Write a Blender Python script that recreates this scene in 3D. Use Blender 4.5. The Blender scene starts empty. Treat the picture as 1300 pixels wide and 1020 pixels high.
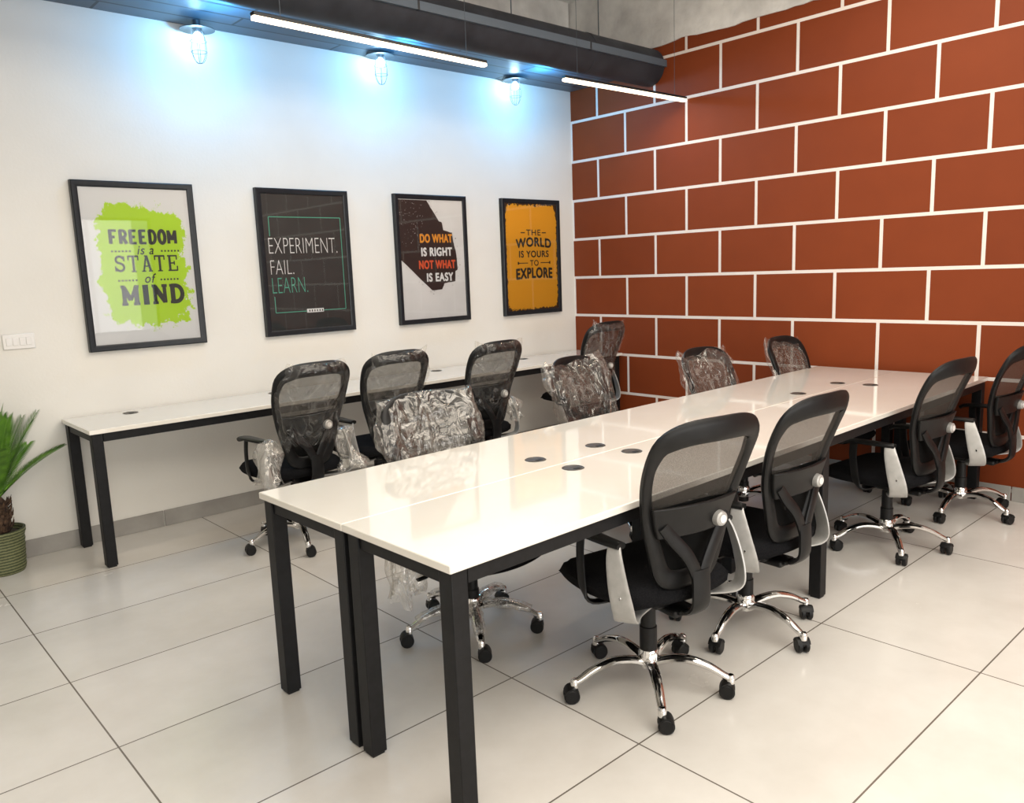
import bpy, bmesh, math, random
import numpy as np
from mathutils import Vector, Matrix, noise
S=bpy.context.scene
COL=S.collection
random.seed(4)
PI=math.pi
# ------------------------------------------------------------------ camera solved from the photo's vanishing points
f=1013.2481; H=1.4956; B=5.383; W=5.0654
T0=1.1713; TL=2.6425; TM=2.0902; TR=1.5627; TH=.0131; ZT=.757; D0=1.0908; DF=4.4995
d1=np.array([0.7362,-0.1303,0.6641]);d2=np.array([-0.6756,-0.0863,0.7322])
R0=np.stack([d1,d2,np.cross(d1,d2)],axis=1)
w=np.array([.01,.0035,.0017]);t_=np.linalg.norm(w);k_=w/t_
K=np.array([[0,-k_[2],k_[1]],[k_[2],0,-k_[0]],[-k_[1],k_[0],0]])
R=(np.eye(3)+math.sin(t_)*K+(1-math.cos(t_))*K@K)@R0
u_,_,v_=np.linalg.svd(R); R=u_@v_
def un(u,v,ax,val):
    d=R.T@np.array([u-650,v-510,f]); o=[0,0,H]; t=(val-o[ax])/d[ax]
    return Vector([float(o[i]+t*d[i]) for i in range(3)])
cam=bpy.data.cameras.new('camera'); co=bpy.data.objects.new('camera',cam); COL.objects.link(co); S.camera=co
cam.sensor_width=36; cam.sensor_fit='HORIZONTAL'; cam.lens=f/1300*36; cam.clip_start=.05
M=Matrix([[R[0][i],-R[1][i],-R[2][i]] for i in range(3)])   # columns: right, up, back in world
co.matrix_world=Matrix.Translation((0,0,H))@M.to_4x4()
# ------------------------------------------------------------------ materials
def mat(name,col,rough=.5,metal=0,spec=.5,emit=None,es=0,coat=0):
    m=bpy.data.materials.new(name); m.use_nodes=True; b=m.node_tree.nodes['Principled BSDF']
    b.inputs['Base Color'].default_value=(*col,1); b.inputs['Roughness'].default_value=rough
    b.inputs['Metallic'].default_value=metal; b.inputs['Specular IOR Level'].default_value=spec
    b.inputs['Coat Weight'].default_value=coat
    if emit: b.inputs['Emission Color'].default_value=(*emit,1); b.inputs['Emission Strength'].default_value=es
    return m
def N(m,t,**kw):
    n=m.node_tree.nodes.new(t)
    for k,v in kw.items(): setattr(n,k,v)
    return n
def L(m,a,b): m.node_tree.links.new(a,b)
def bs(m): return m.node_tree.nodes['Principled BSDF']
def ramp(m,fac,stops):
    r=N(m,'ShaderNodeValToRGB'); L(m,fac,r.inputs[0]); e=r.color_ramp.elements
    while len(e)<len(stops): e.new(.5)
    for i,(p,c) in enumerate(stops): e[i].position=p; e[i].color=(*c,1)
    return r.outputs[0]
def noise_mat(m,scale,c1,c2,lo=.35,hi=.65,detail=4,bump=0,bscale=None,coord='Object'):
    tc=N(m,'ShaderNodeTexCoord'); n=N(m,'ShaderNodeTexNoise'); n.inputs['Scale'].default_value=scale; n.inputs['Detail'].default_value=detail
    L(m,tc.outputs[coord],n.inputs['Vector']); L(m,ramp(m,n.outputs[0],[(lo,c1),(hi,c2)]),bs(m).inputs['Base Color'])
    if bump:
        n2=N(m,'ShaderNodeTexNoise'); n2.inputs['Scale'].default_value=bscale or scale; L(m,tc.outputs[coord],n2.inputs['Vector'])
        b=N(m,'ShaderNodeBump'); b.inputs['Strength'].default_value=bump; b.inputs['Distance'].default_value=.01
        L(m,n2.outputs[0],b.inputs['Height']); L(m,b.outputs[0],bs(m).inputs['Normal'])
    return m
def tile_nodes(m,ox,oy,ax,ay,bw,rh,mortar,offset,c1,c2,cm,sgn=1):
    g=N(m,'ShaderNodeNewGeometry'); s=N(m,'ShaderNodeSeparateXYZ'); L(m,g.outputs['Position'],s.inputs[0])
    def mad(o,mul,add):
        a=N(m,'ShaderNodeMath',operation='MULTIPLY_ADD'); L(m,o,a.inputs[0]); a.inputs[1].default_value=mul; a.inputs[2].default_value=add; return a.outputs[0]
    c=N(m,'ShaderNodeCombineXYZ'); L(m,mad(s.outputs[ax],sgn,ox),c.inputs[0]); L(m,mad(s.outputs[ay],1,oy),c.inputs[1])
    b=N(m,'ShaderNodeTexBrick'); b.offset=offset; b.offset_frequency=2; b.squash=1; L(m,c.outputs[0],b.inputs['Vector'])
    b.inputs['Scale'].default_value=1; b.inputs['Brick Width'].default_value=bw; b.inputs['Row Height'].default_value=rh
    b.inputs['Mortar Size'].default_value=mortar; b.inputs['Mortar Smooth'].default_value=0; b.inputs['Bias'].default_value=0
    b.inputs['Color1'].default_value=(*c1,1); b.inputs['Color2'].default_value=(*c2,1); b.inputs['Mortar'].default_value=(*cm,1)
    return b,c
# floor
mfloor=mat('floor_tile',(.6,.57,.53),.22,spec=.45)
b,_c=tile_nodes(mfloor,-.622+24,-.8842+24,'X','Y',1.2,.6,.0028,0,(.62,.60,.565),(.66,.635,.60),(.15,.13,.11))
n=N(mfloor,'ShaderNodeTexNoise'); n.inputs['Scale'].default_value=2.2; n.inputs['Detail'].default_value=7; n.inputs['Roughness'].default_value=.6; L(mfloor,_c.outputs[0],n.inputs['Vector'])
mx=N(mfloor,'ShaderNodeMix',data_type='RGBA',blend_type='MULTIPLY'); mx.inputs[0].default_value=1
L(mfloor,b.outputs['Color'],mx.inputs[6]); L(mfloor,ramp(mfloor,n.outputs[0],[(.32,(.88,.87,.855)),(.62,(1,1,1))]),mx.inputs[7]); L(mfloor,mx.outputs[2],bs(mfloor).inputs['Base Color'])
L(mfloor,ramp(mfloor,n.outputs[0],[(.3,(.28,.28,.28)),(.7,(.16,.16,.16))]),bs(mfloor).inputs['Roughness'])
# brick paint
mbrick=mat('painted_brick',(.3,.05,.02),.6,spec=.22)
b,_c=tile_nodes(mbrick,4.4507+.6117*20,-1.0763+.3383*5,'Y','Z',.6117,.3383,.0112,.5,(.200,.038,.009),(.226,.044,.010),(.80,.72,.66),sgn=-1)
n=N(mbrick,'ShaderNodeTexNoise'); n.inputs['Scale'].default_value=5; n.inputs['Detail'].default_value=4; L(mbrick,_c.outputs[0],n.inputs['Vector'])
mx=N(mbrick,'ShaderNodeMix',data_type='RGBA',blend_type='MULTIPLY'); mx.inputs[0].default_value=1
L(mbrick,b.outputs['Color'],mx.inputs[6]); L(mbrick,ramp(mbrick,n.outputs[0],[(.3,(.94,.93,.93)),(.7,(1,1,1))]),mx.inputs[7]); L(mbrick,mx.outputs[2],bs(mbrick).inputs['Base Color'])
bp=N(mbrick,'ShaderNodeBump'); bp.inputs['Strength'].default_value=.25; bp.inputs['Distance'].default_value=.004; L(mbrick,b.outputs['Fac'],bp.inputs['Height']); L(mbrick,bp.outputs[0],bs(mbrick).inputs['Normal'])
mwall=noise_mat(mat('white_paint',(.8,.78,.74),.6,spec=.2),2.5,(.73,.71,.66),(.76,.74,.69),bump=.06,bscale=60)
mconc=noise_mat(mat('raw_concrete',(.4,.4,.39),.9),4,(.62,.60,.57),(.86,.84,.80),detail=8,bump=.6,bscale=25)
mslab=noise_mat(mat('slab_concrete',(.4,.4,.39),.9),2,(.70,.69,.66),(.84,.82,.79),detail=6,bump=.3,bscale=15)
mskirt=noise_mat(mat('skirting_tile',(.42,.4,.37),.35),5,(.27,.255,.235),(.35,.335,.31))
mdrop=mat('dark_plank',(.06,.065,.075),.45)
b,_c=tile_nodes(mdrop,24,24.05,'X','Y',1.5,.16,.008,.5,(.060,.080,.105),(.095,.12,.15),(.01,.01,.012)); L(mdrop,b.outputs['Color'],bs(mdrop).inputs['Base Color'])
mtop=mat('white_laminate',(.86,.84,.80),.07,spec=.55,coat=.5)
mtop=noise_mat(mtop,3,(.77,.735,.665),(.80,.765,.70))
mmetal=noise_mat(mat('black_powder_coat',(.012,.012,.013),.5,spec=.25),40,(.005,.005,.0055),(.008,.008,.009))
mgrom=noise_mat(mat('grommet_grey',(.06,.055,.05),.4,metal=.3),60,(.05,.045,.04),(.09,.08,.07))
mdark=mat('grommet_slot',(.01,.01,.01),.6)
mplast=noise_mat(mat('black_plastic',(.012,.012,.012),.42,spec=.28),30,(.0045,.0045,.005),(.007,.007,.007))
mfab=noise_mat(mat('black_fabric',(.01,.01,.01),.95,spec=.1),200,(.004,.004,.005),(.010,.010,.011),bump=.4,bscale=400)
msilver=noise_mat(mat('silver_paint',(.55,.54,.52),.38,metal=.35),30,(.38,.375,.36),(.45,.44,.425))
mchrome=noise_mat(mat('chrome',(.8,.8,.8),.08,metal=1),10,(.74,.73,.72),(.82,.81,.80))
mframe=noise_mat(mat('poster_frame_black',(.012,.014,.016),.35,spec=.35),40,(.007,.010,.013),(.011,.014,.018))
mpaper=mat('poster_paper_grey',(.62,.60,.62),.6)
mduct=noise_mat(mat('duct_dark',(.03,.03,.035),.55,spec=.3),6,(.020,.022,.028),(.032,.035,.044))
mlight=mat('light_diffuser',(1,1,1),.4,emit=(1,.76,.50),es=3.2)
mbulb=mat('cold_bulb',(1,1,1),.4,emit=(.50,.80,1),es=60)
mcage=mat('cage_wire',(.10,.12,.14),.4,metal=.8)
mswitch=mat('switch_white',(.75,.73,.70),.3)
def cmat(name,col,rough=.6,emit=0): return mat(name,col,rough)
mtextd=cmat('ink_dark',(.016,.018,.016)); mtextw=cmat('ink_white',(.80,.80,.80)); mteal=cmat('ink_teal',(.08,.42,.30)); morange=cmat('ink_orange',(.80,.33,.03)); mred=cmat('ink_red',(.70,.10,.03)); mcrim=cmat('ink_brown',(.022,.011,.010))
# mesh fabric
mmesh=mat('chair_mesh',(.05,.044,.038),.85,spec=.15)
def see_through(m,fac,grid=None):
    nt=m.node_tree; o=nt.nodes['Material Output']; tr=N(m,'ShaderNodeBsdfTransparent'); mxs=N(m,'ShaderNodeMixShader'); mxs.inputs[0].default_value=fac
    L(m,tr.outputs[0],mxs.inputs[1]); L(m,bs(m).outputs[0],mxs.inputs[2]); L(m,mxs.outputs[0],o.inputs[0]); return mxs
mxs=see_through(mmesh,.6)
tc=N(mmesh,'ShaderNodeTexCoord'); chk=N(mmesh,'ShaderNodeTexVoronoi'); chk.inputs['Scale'].default_value=320; L(mmesh,tc.outputs['Object'],chk.inputs['Vector'])
mr=N(mmesh,'ShaderNodeMapRange'); mr.inputs[1].default_value=.1; mr.inputs[2].default_value=.6; mr.inputs[3].default_value=.64; mr.inputs[4].default_value=.76; L(mmesh,chk.outputs['Distance'],mr.inputs[0]); L(mmesh,mr.outputs[0],mxs.inputs[0])
mmesh2=mat('chair_mesh_dark',(.006,.006,.006),.95,spec=.08); see_through(mmesh2,.98)
# plastic film
def film(name,white,glo,facing,sc,base=.15,bump=.9):
    m=bpy.data.materials.new(name); m.use_nodes=True; nt=m.node_tree; nt.nodes.remove(nt.nodes['Principled BSDF'])
    tr=N(m,'ShaderNodeBsdfTransparent'); tr.inputs[0].default_value=(.97,.965,.95,1); gl=N(m,'ShaderNodeBsdfGlossy'); gl.inputs['Roughness'].default_value=.15; gl.inputs[0].default_value=(1,.98,.95,1)
    df=N(m,'ShaderNodeBsdfDiffuse'); df.inputs[0].default_value=(.85,.82,.78,1)
    tc=N(m,'ShaderNodeTexCoord'); mp=N(m,'ShaderNodeMapping'); mp.inputs['Scale'].default_value=(1,1,.5); L(m,tc.outputs['Object'],mp.inputs[0])
    nz=N(m,'ShaderNodeTexNoise'); nz.inputs['Scale'].default_value=sc; nz.inputs['Detail'].default_value=2; nz.inputs['Distortion'].default_value=1.0; L(m,mp.outputs[0],nz.inputs['Vector'])
    bpn=N(m,'ShaderNodeBump'); bpn.inputs['Strength'].default_value=bump; bpn.inputs['Distance'].default_value=.03; L(m,nz.outputs[0],bpn.inputs['Height']); L(m,bpn.outputs[0],gl.inputs['Normal']); L(m,bpn.outputs[0],df.inputs['Normal'])
    rd=ramp(m,nz.outputs[0],[(.475,(0,0,0)),(.5,(1,1,1)),(.525,(0,0,0))])
    ad=N(m,'ShaderNodeMath',operation='MULTIPLY_ADD'); L(m,rd,ad.inputs[0]); ad.inputs[1].default_value=white; ad.inputs[2].default_value=base
    m1=N(m,'ShaderNodeMixShader'); L(m,ad.outputs[0],m1.inputs[0]); L(m,tr.outputs[0],m1.inputs[1]); L(m,df.outputs[0],m1.inputs[2])
    lw=N(m,'ShaderNodeLayerWeight'); lw.inputs[0].default_value=.3; L(m,bpn.outputs[0],lw.inputs['Normal'])
    a2=N(m,'ShaderNodeMath',operation='MULTIPLY_ADD'); L(m,lw.outputs['Facing'],a2.inputs[0]); a2.inputs[1].default_value=facing; a2.inputs[2].default_value=glo
    m2=N(m,'ShaderNodeMixShader'); L(m,a2.outputs[0],m2.inputs[0]); L(m,m1.outputs[0],m2.inputs[1]); L(m,gl.outputs[0],m2.inputs[2]); L(m,m2.outputs[0],nt.nodes['Material Output'].inputs[0])
    return m
mfilm=film('clear_film',.20,.055,.26,14,.025,.9)
mfilm_thin=film('thin_clear_film',.10,.03,.15,11,.010,.8)
mfilm_bunch=film('bunched_film',.30,.09,.28,14,.14,.9)
# picture glass
mglass=bpy.data.materials.new('picture_glass'); mglass.use_nodes=True; nt=mglass.node_tree; nt.nodes.remove(nt.nodes['Principled BSDF'])
tr=N(mglass,'ShaderNodeBsdfTransparent'); gl=N(mglass,'ShaderNodeBsdfGlossy'); gl.inputs['Roughness'].default_value=.02
fr=N(mglass,'ShaderNodeFresnel'); fr.inputs[0].default_value=1.55; ms=N(mglass,'ShaderNodeMixShader'); L(mglass,fr.outputs[0],ms.inputs[0]); L(mglass,tr.outputs[0],ms.inputs[1]); L(mglass,gl.outputs[0],ms.inputs[2]); L(mglass,ms.outputs[0],nt.nodes['Material Output'].inputs[0])
# ------------------------------------------------------------------ mesh helpers
def obj(name,bm,m,parent=None,smooth=35,bevel=0,seg=2):
    me=bpy.data.meshes.new(name)
    bmesh.ops.recalc_face_normals(bm,faces=bm.faces); bm.to_mesh(me); bm.free()
    for p in me.polygons: p.use_smooth=True
    me.set_sharp_from_angle(angle=math.radians(smooth))
    me.materials.append(m); o=bpy.data.objects.new(name,me); COL.objects.link(o); o.parent=parent
    if bevel:
        bv=o.modifiers.new('bevel','BEVEL'); bv.width=bevel; bv.segments=seg; bv.limit_method='ANGLE'; bv.angle_limit=math.radians(40)
    return o
def NB(): return bmesh.new()
def box(bm,x0,x1,y0,y1,z0,z1,mtx=None):
    vs=[bm.verts.new(((x0,x1)[i&1],(y0,y1)[i>>1&1],(z0,z1)[i>>2&1])) for i in range(8)]
    for q in ((0,1,3,2),(4,6,7,5),(0,4,5,1),(2,3,7,6),(0,2,6,4),(1,5,7,3)): bm.faces.new([vs[i] for i in q])
    if mtx:
        for v in vs: v.co=mtx@v.co
    return vs
def lathe(bm,prof,n=24,mtx=None):
    rings=[]
    for r,z in prof:
        if r<1e-5: rings.append([bm.verts.new((0,0,z))])
        else: rings.append([bm.verts.new((r*math.cos(2*PI*i/n),r*math.sin(2*PI*i/n),z)) for i in range(n)])
    for a,c in zip(rings,rings[1:]):
        for i in range(n):
            j=(i+1)%n
            if len(a)==1 and len(c)==1: continue
            if len(a)==1: bm.faces.new((a[0],c[i],c[j]))
            elif len(c)==1: bm.faces.new((a[i],a[j],c[0]))
            else: bm.faces.new((a[i],a[j],c[j],c[i]))
    for rr in (rings[0],rings[-1]):
        if len(rr)>2: bm.faces.new(rr)
    if mtx:
        for rr in rings:
            for v in rr: v.co=mtx@v.co
def sweep(bm,pts,up,a,b,closed=False,n=10,pw=2.0):
    """tube along pts; up = normal vector(s); a half-width across, b half-thickness along up (numbers or lists)"""
    P=[Vector(p) for p in pts]; m=len(P); rings=[]
    for i in range(m):
        if closed: T=P[(i+1)%m]-P[i-1]
        else: T=P[min(i+1,m-1)]-P[max(i-1,0)]
        T.normalize(); U=Vector(up[i] if isinstance(up,list) else up); U=(U-T*U.dot(T)).normalized(); X=T.cross(U)
        aa=a[i] if isinstance(a,(list,tuple)) else a; bb=b[i] if isinstance(b,(list,tuple)) else b
        ring=[]
        for k in range(n):
            c,s=math.cos(2*PI*(k+.5)/n),math.sin(2*PI*(k+.5)/n)
            c=math.copysign(abs(c)**(2/pw),c); s=math.copysign(abs(s)**(2/pw),s)
            ring.append(bm.verts.new(P[i]+X*aa*c+U*bb*s))
        rings.append(ring)
    rng=range(m) if closed else range(m-1)
    for i in rng:
        r,q=rings[i],rings[(i+1)%m]
        for k in range(n): bm.faces.new((r[k],r[(k+1)%n],q[(k+1)%n],q[k]))
    if not closed: bm.faces.new(rings[0]); bm.faces.new(rings[-1])
def catmull(P,sub=5,closed=False):
    P=[Vector(p) for p in P]; out=[]; m=len(P)
    for i in range(m if closed else m-1):
        if closed: a,b_,c,d=P[i-1],P[i],P[(i+1)%m],P[(i+2)%m]
        else: a,b_,c,d=P[max(i-1,0)],P[i],P[i+1],P[min(i+2,m-1)]
        for s in range(sub):
            t=s/sub; out.append(.5*((2*b_)+(c-a)*t+(2*a-5*b_+4*c-d)*t*t+(3*b_-a-3*c+d)*t**3))
    if not closed: out.append(P[-1])
    return out
def thing(name,label,cat,loc=(0,0,0),rz=0,group=None):
    o=bpy.data.objects.new(name,None); COL.objects.link(o); o.location=loc; o.rotation_euler=(0,0,rz); o.empty_display_size=.1
    tag(o,label,cat,group); return o
def tag(o,label,cat,group=None):
    o['label']=label; o['category']=cat
    if group: o['group']=group
    return o
def struct(name,bm,m,parent=None,**k):
    o=obj(name,bm,m,parent,**k)
    if not parent: o['kind']='structure'
    return o
# ------------------------------------------------------------------ room shell
XL=-3.2; YB=-4.2; ZC=3.75; ZD=3.03; ZB=3.2
bm=NB(); box(bm,XL-.1,B+.1,YB-.1,W+.1,-.1,0); struct('floor',bm,mfloor)
bm=NB(); box(bm,XL-.1,B+.1,YB-.1,W+.1,ZC,ZC+.12); struct('ceiling',bm,mslab)
bm=NB(); box(bm,XL-.1,B+.1,W,W+.12,0,ZC); struct('wall_left',bm,mwall)      # the white wall with the posters
bm=NB(); box(bm,B,B+.12,YB-.1,W,0,ZC); struct('wall_right',bm,mbrick)
bm=NB(); box(bm,XL-.12,XL,YB-.1,W,0,ZC); struct('wall_near_side',bm,mwall)
# wall behind the camera with a window band
bm=NB()
wins=[(-2.4,-.4),(.2,2.2),(2.8,4.8)]
box(bm,XL,B,YB-.12,YB,0,.7); box(bm,XL,B,YB-.12,YB,2.6,ZC)
xs=[XL]+[v for w_ in wins for v in w_]+[B]
for i in range(0,len(xs),2): box(bm,xs[i],xs[i+1],YB-.12,YB,.7,2.6)
struct('wall_back',bm,mwall)
for i,(a,c) in enumerate(wins):
    bm=NB()
    for x in (a,(a+c)/2-.02,c-.04): box(bm,x,x+.04,YB-.08,YB-.03,.7,2.6)
    box(bm,a,c,YB-.08,YB-.03,.7,.74); box(bm,a,c,YB-.08,YB-.03,2.56,2.6)
    struct('window_%d'%(i+1),bm,mframe)
# raw concrete beam above the painted bricks and grey band above the dropped ceiling
bm=NB()
pts=[]
n_=140
lo=[]; hi=[]
for i in range(n_+1):
    y=W-.001-(W-YB-.01)*i/n_; z=ZB+.03*noise.noise(Vector((y*3,0,0)))+.010*noise.noise(Vector((y*14,3,0)))
    lo.append(bm.verts.new((B-.012,y,z))); hi.append(bm.verts.new((B-.012,y,ZC)))
    pts.append(bm.verts.new((B,y,z)))
for i in range(n_): bm.faces.new((lo[i],lo[i+1],hi[i+1],hi[i])); bm.faces.new((lo[i],pts[i],pts[i+1],lo[i+1]))
struct('trim_1',bm,mconc)
bm=NB(); box(bm,XL,B-.031,W-.03,W,ZD+.05,ZC); struct('trim_2',bm,mconc)
bm=NB(); box(bm,XL,B-.001,4.02,W-.001,ZD,ZD+.05); struct('trim_3',bm,mdrop)
# skirting
bm=NB(); x=XL+.01
while x<B-.02:
    x2=min(x+1.19,B-.012); box(bm,x,x2,W-.012,W-.001,0,.10); x=x2+.006
struct('baseboard_left',bm,mskirt,bevel=.002)
bm=NB(); y=W-.014
while y>YB+.02:
    y2=max(y-1.19,YB+.01); box(bm,B-.012,B-.001,y2,y,0,.09); y=y2-.006
struct('baseboard_right',bm,mskirt,bevel=.002)
# ------------------------------------------------------------------ desks
def desk(label,name,origin,rz,length,depth,legs,groms,group=None,overhang=.012):
    t=thing(name,label,'desk',origin,rz,group)
    LG=.055
    bm=NB(); box(bm,0,length,0,depth,ZT-.024,ZT); obj('tabletop',bm,mtop,t,bevel=.003)
    bm=NB(); o=overhang; z1=ZT-.0245; z0=z1-.045
    box(bm,o+.056,length-o-.056,o,o+.04,z0,z1); box(bm,o+.056,length-o-.056,depth-o-.04,depth-o,z0,z1)
    for x in legs: box(bm,x+.008,x+LG-.008,o+.056,depth-o-.056,z0,z1)
    obj('frame',bm,mmetal,t,bevel=.002)
    for x in legs:
        for y in (o,depth-o-LG):
            bm=NB(); box(bm,x,x+LG,y,y+LG,.008,z1-.0003); l=obj('leg',bm,mmetal,t,bevel=.003)
            bm=NB(); box(bm,x+.006,x+LG-.006,y+.006,y+LG-.006,0,.0079); obj('foot_pad',bm,mplast,l)
    for gx,gy in groms:
        mt=Matrix.Translation((gx,gy,ZT))
        bm=NB(); lathe(bm,[(0,.0005),(.034,.0005),(.036,.002),(.040,.0025),(.043,.0005),(.043,-.001)],32,mt); g=obj('grommet',bm,mgrom,t)
        bm=NB(); box(bm,gx-.014,gx+.014,gy-.030,gy-.012,ZT+.0021,ZT+.0029); obj('cable_slot',bm,mdark,g)
    return t
a=TH
def tbl(x,y):  # long table local -> world
    dx=x-T0; dy=y-TR
    return Vector((T0+dx*math.cos(a)-dy*math.sin(a),TR+dx*math.sin(a)+dy*math.cos(a),0))
LEN=B-T0-.04
def loc(px,py):   # pixel on desk top -> local of long table
    p=un(px,py,2,ZT); dx=p.x-T0; dy=p.y-TR
    return (dx*math.cos(a)+dy*math.sin(a), -dx*math.sin(a)+dy*math.cos(a))
g=[loc(*p) for p in ((680,584),(756,566),(721,593),(801,573),(1014,500),(1067,487),(1105,489))]
wl=TM-TR
legsx=[.012,2.07,LEN-.07]
desk('right row of the long white double desk, with unwrapped black chairs tucked under it','long_desk',tbl(T0,TR),a,LEN,wl-.001,legsx,[(x,min(y,wl-.08)) for x,y in (g[2],g[3],g[6])]+[(g[4][0],wl-.085)])
desk('left row of the long white double desk, with plastic-wrapped chairs behind it','long_desk',tbl(T0,TM+.001),a,LEN,TL-TM,legsx,[(x,max(y-wl,.08)) for x,y in (g[0],g[1],g[4],g[5])])
gw=[un(u,v,2,ZT) for u,v in ((158,522),(337,497),(545,470),(665,456))]
desk('narrow white desk with black legs running along the white wall beneath the posters','wall_desk',(D0,DF,0),0,B-D0-.02,W-DF-.014,[.012,2.1,B-D0-.1],[(p.x-D0,W-DF-.13) for p in gw])
# ------------------------------------------------------------------ office chair
def surf(x,z):
    if z<.72: y=-.195-.03*((z-.5)/.22)
    else: y=-.225-.125*((z-.72)/.32)**1.2
    return y+.95*x*x
OUT=[(0,.515),(.070,.52),(.108,.55),(.134,.62),(.160,.70),(.187,.79),(.204,.87),(.207,.94),(.188,1.0),(.120,1.032),(0,1.038)]
loop=OUT+[(-x,z) for x,z in OUT[-2:0:-1]]
loop3=[(p.x,surf(p.x,p.y),p.y) for p in catmull([(x,z,0) for x,z in loop],4,True)]
ow=[(p.y,p.x) for p in catmull([(x,z,0) for x,z in OUT],6)]
def halfw(z):
    z=min(max(z,ow[0][0]),ow[-1][0])
    for (z0,x0),(z1,x1) in zip(ow,ow[1:]):
        if z0<=z<=z1 and z1>z0: return x0+(x1-x0)*(z-z0)/(z1-z0)
    return ow[-1][1]
def sheet(bm,z0,z1,off=0,shrink=.01,nx=12,nz=12,th=0,arch=0):
    for s in ((0,) if not th else (-th/2,th/2)):
        g=[]
        for j in range(nz+1):
            row=[]
            for i in range(nx+1):
                p=2*i/nx-1; zb=z0+arch*(1-p*p); z=zb+(z1-zb)*j/nz; hw=max(halfw(z)-shrink,.004)
                row.append(bm.verts.new((hw*p,surf(hw*p,z)+off+s,z)))
            g.append(row)
        for j in range(nz):
            for i in range(nx): bm.faces.new((g[j][i],g[j][i+1],g[j+1][i+1],g[j+1][i]))
        if s<0: g0=g
    if th:
        bd=lambda G:[G[0][i] for i in range(nx+1)]+[G[j][nx] for j in range(1,nz+1)]+[G[nz][i] for i in range(nx-1,-1,-1)]+[G[j][0] for j in range(nz-1,0,-1)]
        A,C_=bd(g0),bd(g)
        for i in range(len(A)): bm.faces.new((A[i],A[(i+1)%len(A)],C_[(i+1)%len(A)],C_[i]))
RB=.285
def make_chair():
    t=thing('office_chair','x','chair')
    # five star base
    bm=NB()
    for k in range(5):
        an=2*PI*k/5; c,s=math.cos(an),math.sin(an)
        pr=[(.02,.10),(.07,.118),(.14,.125),(.21,.108),(.26,.082),(RB,.072)]
        pts=catmull([(r*c,r*s,z) for r,z in pr],3); n=len(pts)
        sweep(bm,pts,(0,0,1),[.023-.009*i/(n-1) for i in range(n)],[.016-.005*i/(n-1) for i in range(n)],n=10)
        lathe(bm,[(0,.055),(.014,.055),(.015,.078),(.010,.086),(0,.087)],12,Matrix.Translation((RB*c,RB*s,0)))
    lathe(bm,[(.0,.085),(.034,.085),(.037,.10),(.037,.14),(.032,.15),(0,.15)],20)
    base=obj('base',bm,mchrome,t)
    for k in range(5):
        an=2*PI*k/5; ca=an+1.1+k*1.7; bm=NB()
        mt=Matrix.Translation((RB*math.cos(an),RB*math.sin(an),0))@Matrix.Rotation(ca,4,'Z')
        for sx in (-1,1):
            m_=mt@Matrix.Translation((sx*.014,.012,.0275))@Matrix.Rotation(PI/2,4,'Y')
            lathe(bm,[(0,-.010),(.022,-.010),(.0275,-.006),(.0275,.006),(.022,.010),(0,.010)],18,m_)
        hp=[(0,.012+.024*math.sin(q),.0275+.030*math.cos(q)) for q in [-1.2,-.8,-.4,0,.4,.8,1.2]]
        sweep(bm,[mt@Vector(p) for p in hp],[mt.to_3x3()@Vector((0,math.sin(q),math.cos(q))) for q in [-1.2,-.8,-.4,0,.4,.8,1.2]],.026,.004,n=8,pw=4)
        lathe(bm,[(0,.03),(.009,.03),(.009,.062),(0,.062)],10,mt)
        obj('castor',bm,mplast,base)
    bm=NB(); lathe(bm,[(0,.15),(.031,.15),(.031,.27),(.027,.272),(.027,.36),(.022,.362),(.022,.41),(0,.41)],20); obj('gas_lift',bm,mplast,t)
    bm=NB(); box(bm,-.085,.085,-.14,.12,.395,.425); box(bm,-.05,.05,-.19,.05,.375,.40); mech=obj('tilt_mechanism',bm,mplast,t,bevel=.008)
    bm=NB(); sweep(bm,[(.08,.03,.40),(.16,.03,.398),(.23,.03,.39)],(0,0,1),.006,.006,n=8); sweep(bm,[(.23,.03,.39),(.27,.03,.387)],(0,0,1),.014,.006,n=8); obj('height_lever',bm,mplast,mech)
    # seat cushion
    bm=NB(); nx,ny=18,18; top=[];bot=[]
    for j in range(ny+1):
        rt=[];rb=[]
        for i in range(nx+1):
            p,q=2*i/nx-1,2*j/ny-1
            x=p*math.sqrt(1-.32*q*q)*.25*1.02; y=q*math.sqrt(1-.30*p*p)*.255+.035
            e=max(abs(p),abs(q)); ed=max(0,(e-.72)/.28)
            zt=.502-.035*ed**2.2-(.035*max(0,q-.45)**2)*3+.012*abs(p)**2-.008*(1-e)
            zb=.425+.022*ed**2
            rt.append(bm.verts.new((x,y,zt))); rb.append(bm.verts.new((x*.985,y*.985,min(zb,zt-.004))))
        top.append(rt);bot.append(rb)
    for j in range(ny):
        for i in range(nx):
            bm.faces.new((top[j][i],top[j][i+1],top[j+1][i+1],top[j+1][i])); bm.faces.new((bot[j][i],bot[j+1][i],bot[j+1][i+1],bot[j][i+1]))
    bd=lambda G:[G[0][i] for i in range(nx+1)]+[G[j][nx] for j in range(1,ny+1)]+[G[ny][i] for i in range(nx-1,-1,-1)]+[G[j][0] for j in range(ny-1,0,-1)]
    A,C_=bd(top),bd(bot)
    for i in range(len(A)): bm.faces.new((A[i],A[(i+1)%len(A)],C_[(i+1)%len(A)],C_[i]))
    obj('seat',bm,mfab,t,smooth=60)
    # backrest
    bm=NB(); n=len(loop3); wa=[]
    for p in loop3: wa.append(.021+.016*max(0,(p[2]-.92)/.11)+.010*max(0,(.78-p[2])/.2))
    sweep(bm,loop3,[(0,1,0)]*n,wa,.0135,closed=True,n=12,pw=2.8)
    bf=obj('back_frame',bm,mplast,t)
    bm=NB(); sheet(bm,.77,1.02,0,.008,arch=.022); obj('mesh_panel',bm,mmesh,bf)
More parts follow.
